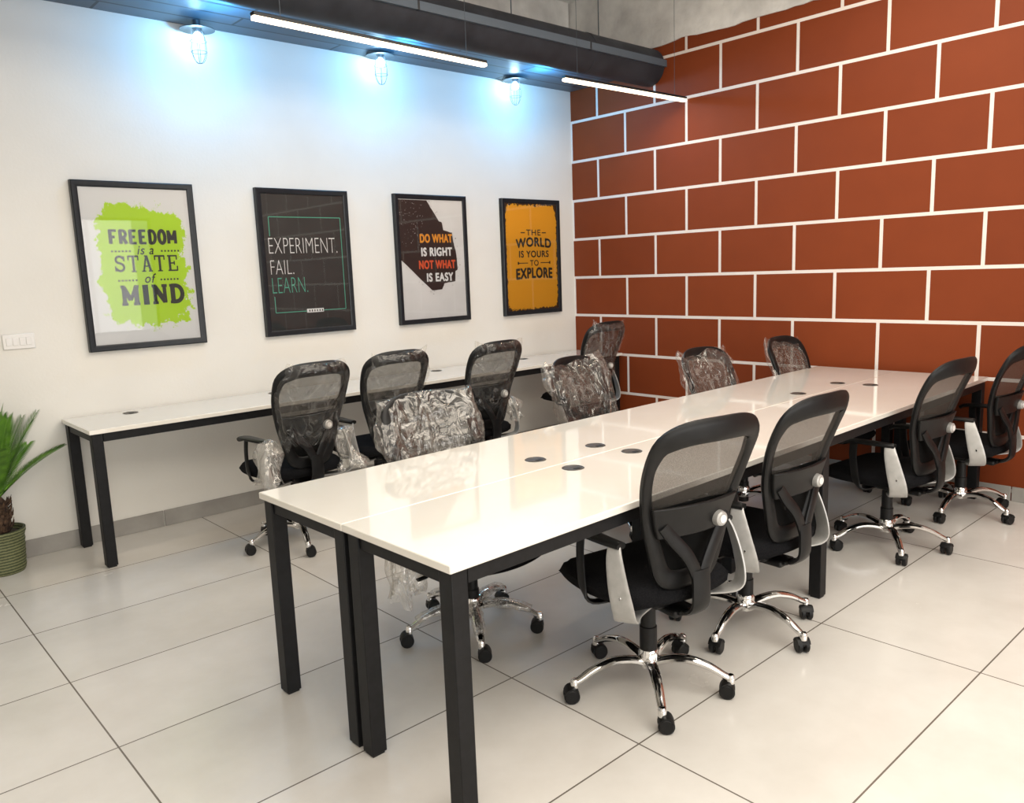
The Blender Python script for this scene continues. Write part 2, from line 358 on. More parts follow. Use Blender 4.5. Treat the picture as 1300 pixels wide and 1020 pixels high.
    bm=NB(); sheet(bm,.53,.79,.003,.008); obj('lower_panel',bm,mmesh2,bf)
    bm=NB(); sheet(bm,.68,.785,-.022,.004,14,6,th=.016); obj('lumbar_support',bm,mplast,bf,bevel=.004)
    kx=.085; mk=Matrix.Translation((kx,surf(kx,.71)-.030,.715))@Matrix.Rotation(PI/2,4,'X')
    bm=NB(); lathe(bm,[(0,0),(.026,0),(.027,.006),(.024,.022),(.019,.026),(0,.027)],24,mk); kn=obj('lumbar_knob',bm,msilver,bf)
    bm=NB(); lathe(bm,[(0,.0272),(.014,.0272),(.013,.029),(0,.0292)],20,mk); obj('knob_cap',bm,mswitch,kn)
    bm=NB()
    sp=catmull([(0,-.13,.395),(0,-.20,.395),(0,-.255,.43),(0,-.262,.50),(0,-.258,.56)],4)
    sweep(bm,sp,[(0,0,1) if i<3 else (0,-1,.3) for i in range(len(sp))],.038,.010,n=10,pw=3)
    for s in (-1,1):
        q=catmull([(s*.004,-.260,.50),(s*.022,-.256,.56),(s*.055,-.252,.62),(s*.10,surf(.10,.68)-.030,.675),(s*.135,surf(.135,.73)-.025,.725)],4); sweep(bm,q,(0,-1,0),.023,.009,n=10,pw=3)
    obj('back_spine',bm,mplast,t)
    for s in (-1,1):
        bm=NB(); pad=catmull([(s*.236,-.150,.657),(s*.244,-.08,.658),(s*.248,.03,.658),(s*.245,.10,.651),(s*.243,.125,.638)],4)
        n=len(pad); sweep(bm,pad,(0,0,1),[.020+.012*math.sin(PI*i/(n-1)) for i in range(n)],.011,n=12,pw=2.6)
        arm=obj('armrest',bm,mplast,t)
        bm=NB(); br=catmull([(s*.243,-.125,.664),(s*.258,-.140,.62),(s*.266,-.166,.54),(s*.262,-.186,.46),(s*.240,-.175,.415),(s*.17,-.12,.402),(s*.08,-.09,.406)],5)
        n=len(br); ups=[]
        for i,p in enumerate(br):
            k=min(max((.47-p.z)/.06,0),1); ups.append((s*(1-k),-.45*(1-k),-k))
        sweep(bm,br,ups,[.019+.021*math.sin(PI*.5*min(i/(n*.55),1))-.012*max(0,(i/n-.65)/.35) for i in range(n)],.0055,n=14,pw=4)
        obj('arm_bracket',bm,msilver,arm)
        bm=NB(); mb=Matrix.Translation((s*.268,-.180,.50))@Matrix.Rotation(s*PI/2,4,'Y'); lathe(bm,[(0,0),(.006,0),(.006,.004),(0,.0045)],12,mb); obj('arm_bolt',bm,mchrome,arm)
        bm=NB(); q=catmull([(s*.244,.055,.648),(s*.250,.055,.59),(s*.256,.045,.53),(s*.258,.03,.46),(s*.24,.01,.418),(s*.15,.0,.412)],4)
        n=len(q); ups=[(s*(1-min(max((.48-p.z)/.06,0),1)),0,-min(max((.48-p.z)/.06,0),1)) for p in q]
        sweep(bm,q,ups,.020,.006,n=10,pw=3); obj('arm_support',bm,mplast,arm)
    return t
def dup(root):
    r=root.copy(); COL.objects.link(r)
    for ch in list(root.children):
        c=ch.copy(); COL.objects.link(c); c.parent=r
        for g_ in list(ch.children):
            d=g_.copy(); COL.objects.link(d); d.parent=c
            for h_ in list(g_.children):
                e_=h_.copy(); COL.objects.link(e_); e_.parent=d
    return r
def wrap(parent,seed,loose=.03,low=.56,m=None,amp=1,dz=0,wide=0):
    bm=NB(); nu,nv=100,64; rings=[]
    for j in range(nv+1):
        v=j/nv; z=low+(1.062-low)*v
        zz=min(z,1.015); hw=halfw(max(zz,.82 if wide else .64)) 
        if wide: hw=max(hw,.195)
        cap=max(0,(v-.86)/.14)
        ring=[]
        for i in range(nu):
            an=2*PI*i/nu; c,s=math.cos(an),math.sin(an)
            c2=math.copysign(abs(c)**(.55 if wide else .75),c); s2=math.copysign(abs(s)**.8,s)
            fl=1+.12*max(0,(.25-v)/.25)
            ax=(hw+loose+wide)*(1-.08*cap**2)*fl; ay=(.034+loose*.8)*(1-.75*cap**1.5)*fl
            if v>.85: ax=max(ax,.17+wide+.03*math.sin(seed))
            P=Vector((ax*c2,0,z)); P.y=surf(min(max(P.x,-.19),.19),min(z,1.03))-.01+ay*s2
            q=Vector((P.x*6+seed*9,P.y*6,z*4))
            d=((abs(noise.noise(q))-.25)*.05+(abs(noise.noise(q*2.4))-.25)*.026+(abs(noise.noise(q*5))-.25)*.010+noise.noise(q*.5)*loose*.7)*amp
            P+=Vector((c*.9,s*.8,0))*d
            P.z+=noise.noise(q*.7+Vector((5,5,5)))*.03*(1 if v>.8 else .5)*amp
            if v>.9: P.z+=.04*abs(c)**4*(.5+.8*noise.noise(Vector((seed*3,c*2,0))))
            if v<.2: P.z+=-.06*(.2-v)/.2*abs(noise.noise(Vector((an*2.5+seed,seed,0))))*2
            P.z+=dz; ring.append(bm.verts.new(P))
        rings.append(ring)
    for j in range(nv):
        for i in range(nu): bm.faces.new((rings[j][i],rings[j][(i+1)%nu],rings[j+1][(i+1)%nu],rings[j+1][i]))
    tp=rings[-1]
    for i in range(nu//2-1):
        bm.faces.new((tp[i],tp[i+1],tp[nu-2-i],tp[nu-1-i]))
    o=obj('plastic_wrap',bm,m or mfilm,parent,smooth=180); o['label']='crinkled clear plastic cover'
    return o
def bunch(parent,seed,P0,P1,r0,r1,dz=0):
    """a loose gathered sleeve of film hanging from P0 to P1"""
    bm=NB(); nn=24; rr=[]; P0=Vector(P0);P1=Vector(P1)
    for j in range(21):
        v=j/20; C_=P0.lerp(P1,v); rad=r0+(r1-r0)*v+.012*math.sin(PI*v*2.3+seed)
        if j==0: rad*=.35
        ring=[]
        for i in range(nn):
            an=2*PI*i/nn; q=Vector((math.cos(an)*1.6+seed*3,math.sin(an)*1.6,C_.z*7))
            rr_=rad*(1+.9*(abs(noise.noise(q))*2-.45)); ring.append(bm.verts.new(C_+Vector((rr_*math.cos(an)*.9,rr_*math.sin(an),.02*math.sin(an*3+seed)*v+dz))))
        rr.append(ring)
    for A,D_ in zip(rr,rr[1:]):
        for i in range(nn): bm.faces.new((A[i],A[(i+1)%nn],D_[(i+1)%nn],D_[i]))
    o=obj('bunched_plastic',bm,mfilm_bunch,parent,smooth=180); o['label']='gathered whitish plastic film'
chair0=make_chair()
used=False
def place(x,y,deg,label,group,bang=0,dz=0):
    global used
    r=dup(chair0) if used else chair0
    used=True
    r.location=(x,y,0); r.rotation_euler=(0,0,math.radians(deg)); r['label']=label; r['group']=group
    for c in r.children:
        if c.name.startswith('base'): c.rotation_euler=(0,0,math.radians(bang-deg)); c.location.z=0
        else: c.location.z=dz
    return r
def star(pix):
    P=[un(u,v,2,.0) for u,v in pix]; c=sum(P,Vector())/len(P)
    s=sum(math.sin(5*math.atan2(p.y-c.y,p.x-c.x)) for p in P); q=sum(math.cos(5*math.atan2(p.y-c.y,p.x-c.x)) for p in P)
    return c,math.degrees(math.atan2(s,q)/5)
c1,a1=star(((748,828),(724,892),(862,941),(945,891),(888,818)))
cL,aL=star(((523,822),(621,845),(705,803),(650,763),(549,774)))
def bang(hub,u,v):
    p=un(u,v,2,0); return math.degrees(math.atan2(p.y-hub.y,p.x-hub.x))
h2=un(948,764,2,.11); h3=un(1125,668,2,.11); h4=un(1235,617,2,.11)
G1='unwrapped black chairs along the right side of the long desk'; G2='plastic wrapped chairs behind the long desk'; G3='plastic wrapped chairs at the wall desk'
place(c1.x-.025,c1.y+.01,-11,'black mesh office chair nearest the camera, unwrapped, at the long desk',G1,a1,-.035)
place(h2.x-.01,h2.y,-3,'second unwrapped black mesh chair from the camera along the long desk',G1,bang(h2,1020,828),-.055)
place(h3.x,h3.y,-5,'third unwrapped black mesh chair from the camera along the long desk',G1,bang(h3,1143,718),-.06)
place(min(h4.x,4.97),h4.y,-4,'unwrapped black mesh chair farthest from the camera, beside the red brick wall',G1,36,-.06)
lab=['plastic-wrapped chair nearest the camera, behind the near end of the long desk','second plastic-wrapped chair from the camera behind the long desk, in bulging film','third plastic-wrapped chair behind the long desk, in front of the brick wall','plastic-wrapped chair behind the far end of the long desk, closest to the brick wall']
for i,(x,y,dg,ba,lo,dz,wd) in enumerate(((cL.x-.02,cL.y+.02,174,aL,.02,-.085,.035),(3.46,2.95,184,20,.03,-.095,.045),(4.20,2.58,176,50,.018,-.095,.03),(5.0,2.47,180,56,.015,-.085,.02))):
    r=place(x,y,dg,lab[i],G2,ba,dz); wrap(r,i+1.3,lo,.60,mfilm,1.1,dz,wd)
    if i==0:
        bunch(r,1,(.27,-.10,.62),(.29,-.06,.30),.05,.06,dz); bunch(r,4,(-.25,-.14,.66),(-.27,-.12,.48),.05,.06,dz)
        bm=NB()
        for k in range(5):
            an=math.radians(aL-174)+2*PI*k/5; cc,ss=math.cos(an),math.sin(an); pts=[(q*cc,q*ss,.122-.5*max(0,q-.16)**1.3) for q in (.05,.09,.13,.17,.21,.25)]
            sweep(bm,pts,(0,0,1),[.030,.027,.031,.026,.029,.024],[.022,.019,.023,.018,.020,.016],n=12)
        for v in bm.verts: v.co+=Vector((noise.noise(v.co*60),noise.noise(v.co*60+Vector((9,0,0))),noise.noise(v.co*60+Vector((0,9,0)))))*.006
        o=obj('base_sleeve',bm,mfilm_bunch,r,smooth=180); o['label']='plastic film around the chrome base legs'
    if i==1: bunch(r,2,(-.24,-.14,.70),(-.26,-.12,.55),.04,.06,dz)
lab=['plastic-wrapped chair at the near end of the wall desk, film bunched over its arms','second plastic-wrapped chair from the left at the wall desk','plastic-wrapped chair at the wall desk below the third and fourth posters','plastic-wrapped chair at the wall desk in the corner by the brick wall']
for i,(px,py) in enumerate(((400,463),(499,449),(630,436),(770,409))):
    p=un(px,py,2,1.045 if i<3 else 1.05); 
    if p.y>4.15: p=un(px,py,1,4.12)
    dz=-.01 if i<3 else .01
    r=place(p.x+(-.02,.04,0,0)[i],p.y+.30,(2,-2,2,0)[i],lab[i],G3,(36,0,50,56)[i],dz); wrap(r,i+6.1,.014,.64,mfilm_thin if i<3 else mfilm,.7,dz)
    if i in (0,2):
        for s in (-1,1): bunch(r,i*2+s,(s*.225,-.16,.67),(s*.24,-.20,.44 if i==0 else .52),.035,.07 if i==0 else .045,dz)
# ------------------------------------------------------------------ posters
def text(s,parent,m,cx,cz,wd,ht,y=-.0135,bold=0,shear=0,name='lettering',arc=0,thin=0):
    """bold = extra stroke in metres, made by laying slightly shifted copies of the outline"""
    cu=bpy.data.curves.new('t','FONT'); cu.body=s; cu.size=1; cu.offset=-thin; cu.shear=shear; cu.extrude=0; cu.fill_mode='FRONT'
    if bold: cu.space_character=1.12
    o=bpy.data.objects.new('t',cu); COL.objects.link(o); dgp=bpy.context.evaluated_depsgraph_get(); dgp.update()
    me=bpy.data.meshes.new_from_object(o.evaluated_get(dgp)); bpy.data.objects.remove(o)
    co=np.array([v.co[:] for v in me.vertices]); mn=co.min(0); mxx=co.max(0)
    for v in me.vertices:
        x=(v.co.x-(mn[0]+mxx[0])/2)/(mxx[0]-mn[0])*(wd-2*bold); z=(v.co.y-(mn[1]+mxx[1])/2)/(mxx[1]-mn[1])*(ht-2*bold)
        if arc: z+=arc*(1-(2*x/wd)**2)
        v.co=(cx+x,y,cz+z)
    if bold:
        bm=bmesh.new(); bm.from_mesh(me); base=list(bm.faces); 
        for i,(dx,dz) in enumerate(((-1,0),(1,0),(0,-1),(0,1),(.7,.7),(-.7,.7),(.7,-.7),(-.7,-.7))):
            r_=bmesh.ops.duplicate(bm,geom=base); 
            for e_ in r_['geom']:
                if isinstance(e_,bmesh.types.BMVert): e_.co+=Vector((dx*bold,-.00003*(i+1),dz*bold))
        bm.to_mesh(me); bm.free()
    me.materials.clear(); me.materials.append(m); r=bpy.data.objects.new(name,me); COL.objects.link(r); r.parent=parent; return r
def plate(bm,x0,x1,z0,z1,y=-.0135): 
    vs=[bm.verts.new(p) for p in ((x0,y,z0),(x1,y,z0),(x1,y,z1),(x0,y,z1))]; bm.faces.new(vs)
arcs=lambda cx,cy,rx,ry,a0,a1,n=8:[(cx+rx*math.cos(math.radians(a0+(a1-a0)*i/n)),cy+ry*math.sin(math.radians(a0+(a1-a0)*i/n))) for i in range(n+1)]
# slab-serif capitals in a unit box: strokes (polyline, thickness factor); serifs are thin strokes
SL={'S':[(arcs(.5,.74,.32,.20,20,270)+arcs(.5,.30,.34,.22,90,-160)[1:],1),([(.86,.66),(.86,.95)],.6),([(.12,.36),(.12,.05)],.6)],
'T':[([(.5,.03),(.5,.95)],1.1),([(.06,.94),(.94,.94)],.8),([(.08,.70),(.08,.97)],.6),([(.92,.70),(.92,.97)],.6),([(.28,.04),(.72,.04)],.6)],
'A':[([(.20,.05),(.48,.95)],.8),([(.52,.95),(.80,.05)],1.1),([(.30,.34),(.70,.34)],.6),([(.02,.04),(.38,.04)],.6),([(.62,.04),(.98,.04)],.6),([(.32,.95),(.6,.95)],.6)],
'E':[([(.25,.03),(.25,.97)],1.1),([(.06,.94),(.90,.94)],.7),([(.06,.05),(.92,.05)],.7),([(.25,.5),(.66,.5)],.7),([(.89,.70),(.89,.97)],.6),([(.91,.03),(.91,.32)],.6),([(.66,.38),(.66,.62)],.6)],
'M':[([(.17,.03),(.17,.95)],1.1),([(.83,.03),(.83,.95)],1.3),([(.17,.92),(.5,.25)],1.2),([(.5,.25),(.83,.92)],.9),([(.0,.05),(.34,.05)],.8),([(.64,.05),(1.,.05)],.8),([(.0,.95),(.25,.95)],.8),([(.75,.95),(1.,.95)],.8)],
'I':[([(.5,.03),(.5,.97)],1.5),([(.16,.05),(.84,.05)],.8),([(.16,.95),(.84,.95)],.8)],
'N':[([(.18,.03),(.18,.95)],1),([(.82,.03),(.82,.95)],1),([(.18,.92),(.82,.08)],1.4),([(.0,.05),(.36,.05)],.8),([(.0,.95),(.28,.95)],.8),([(.64,.95),(1.,.95)],.8)],
'D':[([(.22,.03),(.22,.97)],1.3),(([(.22,.93)]+arcs(.42,.5,.44,.43,90,-90,12)+[(.22,.07)]),1.15),([(.02,.05),(.3,.05)],.8),([(.02,.95),(.3,.95)],.8)],
'F':[([(.22,.03),(.22,.97)],1.2),([(.06,.93),(.92,.93)],.9),([(.22,.5),(.72,.5)],.9)],
'R':[([(.22,.03),(.22,.97)],1.2),([(.22,.93)]+arcs(.48,.70,.34,.23,90,-90,10)+[(.22,.47)],1),([(.50,.47),(.86,.03)],1.2)],
'O':[(arcs(.5,.5,.36,.44,0,360,20),1.2)]}
def slab(word,parent,m,cx,cz,wd,ht,th,y,gap=.16,alt=None):
    bm=NB(); ws=[.55 if c=='I' else (1.15 if c=='M' else 1) for c in word]; tot=sum(ws)+gap*(len(word)-1); x0=cx-wd/2; k=0
    for c,wc in zip(word,ws):
        lw=wd*wc/tot
        strokes=SL[c]
        if alt: strokes=alt.get(c,strokes)
        for pl,tf in strokes:
            P=[Vector((x0+px*lw,0,cz-ht/2+pz*ht)) for px,pz in pl]; h=th*tf/2
            for p,q in zip(P,P[1:]):
                d=(q-p).normalized(); nrm=Vector((-d.z,0,d.x)); e_=d*(h*.35 if len(P)>2 else 0); k+=1; yy=Vector((0,y-.000004*k,0))
                bm.faces.new([bm.verts.new(v+yy) for v in (p-e_+nrm*h,q+e_+nrm*h,q+e_-nrm*h,p-e_-nrm*h)])
        x0+=lw+wd*gap/tot
    return obj('lettering',bm,m,parent)
SANS={'E':[([(.22,.03),(.22,.97)],1.2),([(.14,.93),(.88,.93)],.9),([(.14,.07),(.88,.07)],.9),([(.22,.5),(.74,.5)],.9)],
'M':[([(.14,.03),(.14,.97)],1.1),([(.86,.03),(.86,.97)],1.1),([(.14,.92),(.5,.28)],1.1),([(.5,.28),(.86,.92)],1.1)],
'D':[([(.2,.03),(.2,.97)],1.2),([(.2,.93)]+arcs(.42,.5,.42,.43,90,-90,12)+[(.2,.07)],1.1)]}
PT=2.0914; PB=1.1211; PH=PT-PB; PW=.68; PZ=(PT+PB)/2
def poster(cx_,label,mprint):
    t=thing('framed_poster',label,'poster',(cx_,W-.0305,PZ),0,'framed posters on the white wall')
    bm=NB(); fw=.036; hx,hz=PW/2,PH/2
    prof=[(0,.03),(0,-.004),(.006,-.008),(fw-.01,-.005),(fw,.0),(fw,.01)]
    cs=[(-1,-1),(1,-1),(1,1),(-1,1)]; R_=[]
    for sx,sz in cs: R_.append([bm.verts.new((sx*(hx-d),y-.0,sz*(hz-d))) for d,y in prof])
    for i in range(4):
        A,C_=R_[i],R_[(i+1)%4]
        for k in range(len(prof)-1): bm.faces.new((A[k],C_[k],C_[k+1],A[k+1]))
    obj('frame',bm,mframe,t,smooth=20)
    bm=NB(); box(bm,-hx+.02,hx-.02,.006,.029,-hz+.02,hz-.02); pr=obj('print',bm,mprint,t)
    bm=NB(); plate(bm,-hx+fw-.002,hx-fw+.002,-hz+fw-.002,hz-fw+.002,.001); obj('glass',bm,mglass,t)
    return t,pr
YT=.0052
fx=lambda q:(q-.5)*PW
fz=lambda q:(.5-q)*PH
def splash(name,base,ink,a_,b_,cx,cz,amp,invert=False,sc=9,pwr=5):
    m=mat(name,base,.6); tc=N(m,'ShaderNodeTexCoord'); s=N(m,'ShaderNodeSeparateXYZ'); L(m,tc.outputs['Object'],s.inputs[0])
    def op(o,a,b=None,c=None):
        n=N(m,'ShaderNodeMath',operation=o)
        for i,v in enumerate((a,b,c)):
            if v is None: continue
            if isinstance(v,(int,float)): n.inputs[i].default_value=v
            else: L(m,v,n.inputs[i])
        return n.outputs[0]
    dx=op('DIVIDE',op('ABSOLUTE',op('SUBTRACT',s.outputs[0],cx)),a_); dz=op('DIVIDE',op('ABSOLUTE',op('SUBTRACT',s.outputs[2],cz)),b_)
    d=op('POWER',op('ADD',op('POWER',dx,pwr),op('POWER',dz,pwr)),1/pwr)
    n1=N(m,'ShaderNodeTexNoise'); n1.inputs['Scale'].default_value=sc; n1.inputs['Detail'].default_value=8; n1.inputs['Roughness'].default_value=.75; L(m,tc.outputs['Object'],n1.inputs['Vector'])
    v=op('MULTIPLY_ADD',op('SUBTRACT',n1.outputs[0],.5),amp,d)
    k=op('GREATER_THAN',v,1.0)
    mx=N(m,'ShaderNodeMix',data_type='RGBA'); L(m,k,mx.inputs[0]); mx.inputs[6].default_value=(*ink,1); mx.inputs[7].default_value=(*base,1); L(m,mx.outputs[2],bs(m).inputs['Base Color']); return m
mp1=splash('print_green_splash',(.70,.70,.70),(.44,.66,.01),.245,.345,.015,0,1.15,sc=8)
mp2=noise_mat(mat('print_charcoal',(.02,.022,.024),.6),5,(.018,.022,.022),(.026,.030,.03))
mp3=noise_mat(mat('print_light',(.55,.53,.53),.6),5,(.70,.695,.69),(.75,.74,.735))
mp4=splash('print_mustard',(.04,.02,.008),(.74,.36,.015),.298,.438,0,0,.26,sc=30,pwr=12)
cxs_=[(1.2779+1.9599)/2,(2.3622+3.0457)/2,(3.4398+4.1143)/2,(4.5041+5.1659)/2]
t,pr=poster(cxs_[0],'framed poster with lime green paint splash reading freedom is a state of mind',mp1)
slab('FREEDOM',pr,mtextd,fx(.535),fz(.325),.57*PW,.084,.0165,YT,.14,SANS)
text('is a',pr,mtextd,fx(.54),fz(.405),.14*PW,.050,YT,.0008,.3)
slab('STATE',pr,mtextd,fx(.54),fz(.485),.54*PW,.098,.0125,YT)
text('of',pr,mtextd,fx(.56),fz(.575),.10*PW,.055,YT,.0008,.3)
slab('MIND',pr,mtextd,fx(.57),fz(.675),.54*PW,.112,.0215,YT,.14)
bm=NB()
for zc,gap in ((.41,.12),(.585,.09)):
    for s in (-1,1):
        for i in range(6):
            xc=fx(.545)+s*(gap*PW+.010+i*.0195); plate(bm,xc-.005,xc+.005,fz(zc)-.005,fz(zc)+.005,YT)
obj('dotted_rule',bm,mtextd,pr)
t,pr=poster(cxs_[1],'charcoal framed poster reading experiment fail learn inside a thin teal border',mp2)
text('EXPERIMENT.',pr,mtextw,fx(.47),fz(.385),.75*PW,.104,YT,thin=.022)
text('FAIL.',pr,mtextw,fx(.22),fz(.53),.245*PW,.094,YT,thin=.022)
text('LEARN.',pr,mteal,fx(.29),fz(.655),.38*PW,.104,YT,thin=.022)
bm=NB(); e=.0025; xa,xb,za,zb_=fx(.115),fx(.90),fz(.19),fz(.84)
plate(bm,xa,xb,za-e,za+e,YT); plate(bm,xa,xb,zb_-e,zb_+e,YT); plate(bm,xb-e,xb+e,zb_,za,YT); plate(bm,xa-e,xa+e,fz(.32),za,YT); plate(bm,xa-e,xa+e,zb_,fz(.73),YT)
obj('border_line',bm,mteal,pr)
bm=NB(); plate(bm,fx(.45),fx(.64),fz(.852),fz(.825),YT-.0004); tg=obj('small_tag',bm,mtextw,pr)
bm=NB()
for i in range(6): plate(bm,fx(.475)+i*.0195,fx(.475)+i*.0195+.008,fz(.846),fz(.832),YT-.0008)
obj('tag_marks',bm,mtextd,pr)
t,pr=poster(cxs_[2],'framed poster with dark brown splash reading do what is right not what is easy',mp3)
rs=random.Random(5)
poly=[(.055,.042),(.44,.042),(.60,.20),(.64,.21),(.66,.27),(.78,.29),(.80,.38),(.83,.45),(.84,.585),(.80,.60),(.80,.68),(.64,.69),(.60,.74),(.46,.745),(.055,.50)]
NP=len(poly)
def inside(x,y):
    c=False
    for (x1,y1),(x2,y2) in zip(poly,poly[1:]+poly[:1]):
        if (y1>y)!=(y2>y) and x<(x2-x1)*(y-y1)/(y2-y1)+x1: c=not c
    return c
bm=NB(); vs=[]
for i,(p,q) in enumerate(poly):
    p2,q2=poly[(i+1)%NP]
    for k in range(6):
        t2=k/6; j=.002 if 0<i<NP-1 else .0005
        vs.append(bm.verts.new((fx(p+(p2-p)*t2)+rs.uniform(-j,j),YT+.0004,fz(q+(q2-q)*t2)+rs.uniform(-j,j))))
bm.faces.new(vs); bmesh.ops.triangulate(bm,faces=bm.faces)
obj('dark_splash',bm,mcrim,pr)
bm=NB()
for i in range(420):
    p=rs.uniform(.06,.9);q=rs.uniform(.05,.8); s_=rs.uniform(.0008,.003)
    near=any(inside(p+dx,q+dy) for dx,dy in ((.05,0),(-.05,0),(0,.04),(0,-.04)))
    if near and not inside(p,q): plate(bm,fx(p)-s_,fx(p)+s_,fz(q)-s_,fz(q)+s_,YT+.0001)
obj('paint_speckle',bm,mcrim,pr)
bm=NB()
for i in range(90):
    p=rs.uniform(.07,.38);q=rs.uniform(.05,.40); s_=rs.uniform(.0006,.0022)
    plate(bm,fx(p)-s_,fx(p)+s_,fz(q)-s_,fz(q)+s_,YT+.0002)
obj('worn_speckle',bm,mpaper,pr)
text('DO WHAT',pr,morange,fx(.55),fz(.335),.46*PW,.068,YT-.0004,.0036)
text('IS RIGHT',pr,mtextw,fx(.55),fz(.44),.44*PW,.068,YT-.0004,.0036)
text('NOT WHAT',pr,mred,fx(.55),fz(.54),.52*PW,.068,YT-.0004,.0036)
text('IS EASY',pr,mtextw,fx(.58),fz(.64),.38*PW,.068,YT-.0004,.0036)
t4,pr=poster(cxs_[3],'mustard yellow framed poster reading the world is yours to explore',mp4)
text('THE',pr,mtextd,fx(.53),fz(.285),.25*PW,.050,YT,.001)
text('WORLD',pr,mtextd,fx(.53),fz(.385),.62*PW,.082,YT,.0045,arc=.018)
text('IS YOURS',pr,mtextd,fx(.53),fz(.472),.52*PW,.058,YT,.0022)
text('TO',pr,mtextd,fx(.53),fz(.55),.15*PW,.05,YT,.001)
text('EXPLORE',pr,mtextd,fx(.53),fz(.645),.64*PW,.095,YT,.005,arc=.008)
bm=NB()
for s in (-1,1): plate(bm,*sorted((fx(.53)+s*.075,fx(.53)+s*.19)),fz(.553),fz(.546),YT); plate(bm,*sorted((fx(.53)+s*.18,fx(.53)+s*.195)),fz(.562),fz(.537),YT); plate(bm,*sorted((fx(.53)+s*.10,fx(.53)+s*.15)),fz(.291),fz(.282),YT)
obj('rule_lines',bm,mtextd,pr)
# ------------------------------------------------------------------ duct, linear lights, caged lamps
dc=un(826,87,0,B); DR=.14
bm=NB(); lathe(bm,[(0,XL+.01),(DR,XL+.01)]+[(DR,x) for x in np.arange(-2,5.3,1.0)]+[(DR,B-.005),(0,B-.005)],48,Matrix.Translation((0,dc.y,dc.z))@Matrix.Rotation(PI/2,4,'Y'))
dt=tag(obj('air_duct',bm,mduct),'long round dark grey air duct running under the ceiling into the brick wall','duct')
for x in (1.3,4.6):
    bm=NB(); lathe(bm,[(DR+.001,x-.02),(DR+.003,x-.018),(DR+.003,x+.018),(DR+.001,x+.02)],48,Matrix.Translation((0,dc.y,dc.z))@Matrix.Rotation(PI/2,4,'Y')); obj('duct_collar',bm,mduct,dt)
for u in (650,760):
    p=un(u,45,1,dc.y); bm=NB(); lathe(bm,[(0,dc.z+DR),(.004,dc.z+DR),(.004,ZC),(0,ZC)],8,Matrix.Translation((p.x,dc.y,0))); obj('hanger_rod',bm,mcage,dt)
ZL=2.74
e=[un(u,v,2,ZL) for u,v in ((330,16),(620,82),(705,104),(870,130))]; yl=(e[0].y+e[1].y+e[2].y+e[3].y)/4
e[3].x=min(e[3].x,B-.03)
for i,(p,q) in enumerate(((e[0],e[1]),(e[2],e[3]))):
    t=thing('linear_light',('glowing linear light bar under the duct, nearer of the two and above the posters','shorter glowing linear light bar under the duct, next to the brick wall')[i],'light',((p.x+q.x)/2,yl,ZL),math.atan2(q.y-p.y,q.x-p.x)*.5,'linear lights under the duct')
    h=(q.x-p.x)/2
    bm=NB(); box(bm,-h,h,-.018,.018,.011,.027); obj('housing',bm,mframe,t,bevel=.003)
    bm=NB(); box(bm,-h+.002,h-.002,-.018,.018,-.010,.0105); obj('diffuser',bm,mlight,t,bevel=.004)
    for s in (-.8,.8):
        ht=math.sqrt(max(DR**2-(yl-dc.y)**2,0)); zt=(dc.z-ht-.001 if ht>0 else ZC)-ZL
        bm=NB(); lathe(bm,[(0,.027),(.0015,.027),(.0015,zt),(0,zt)],6,Matrix.Translation((s*h,0,0))); obj('suspension_cable',bm,mcage,t)
    ld=bpy.data.lights.new('linear_glow','AREA'); ld.shape='RECTANGLE'; ld.size=1.6*h; ld.size_y=.03; ld.energy=6; ld.color=(1,.80,.58)
    lo_=bpy.data.objects.new('linear_glow',ld); COL.objects.link(lo_); lo_.location=((p.x+q.x)/2-.1*h,yl,ZL-.015)
for i,(u,v) in enumerate(((251,46),(483,78),(654,108))):
    LY=4.94; p=un(u,v,1,LY)
    t=thing('caged_lamp',('leftmost caged ceiling lamp with cold blue glow above the lime green poster','middle caged ceiling lamp with cold blue glow, behind the nearer light bar','rightmost caged ceiling lamp with cold blue glow, nearest the brick wall')[i],'lamp',(p.x,LY,p.z),0,'caged lamps above the posters')
    zc=max(ZD-p.z,.056)
    bm=NB(); lathe(bm,[(0,zc-.001),(.022,zc-.001),(.022,.05),(.10,.038),(.10,.034),(.03,.042),(.016,.022),(0,.022)],28); obj('shade',bm,mcage,t)
    bm=NB(); lathe(bm,[(0,.0215),(.012,.021),(.022,.010),(.028,-.006),(.028,-.018),(.018,-.032),(0,-.038)],20); obj('bulb',bm,mbulb,t)
    bm=NB()
    for k in range(6):
        an=PI*k/3; sweep(bm,catmull([(.032*math.cos(an),.032*math.sin(an),.03),(.046*math.cos(an),.046*math.sin(an),-.03),(.044*math.cos(an),.044*math.sin(an),-.10),(.024*math.cos(an),.024*math.sin(an),-.145),(0,0,-.155)],3),(math.sin(an),-math.cos(an),.01),.0014,.0014,n=6)
    for rr_,z in ((.046,-.03),(.045,-.09)): sweep(bm,[(rr_*math.cos(2*PI*k/20),rr_*math.sin(2*PI*k/20),z) for k in range(20)],(0,0,1),.0014,.0014,closed=True,n=6)
    obj('cage',bm,mcage,t)
    ld=bpy.data.lights.new('cold_lamp_light','POINT'); ld.energy=15; ld.color=(.09,.50,1); ld.shadow_soft_size=.05; lo_=bpy.data.objects.new('cold_lamp_light',ld); COL.objects.link(lo_); lo_.location=(p.x,4.62,p.z-.07)
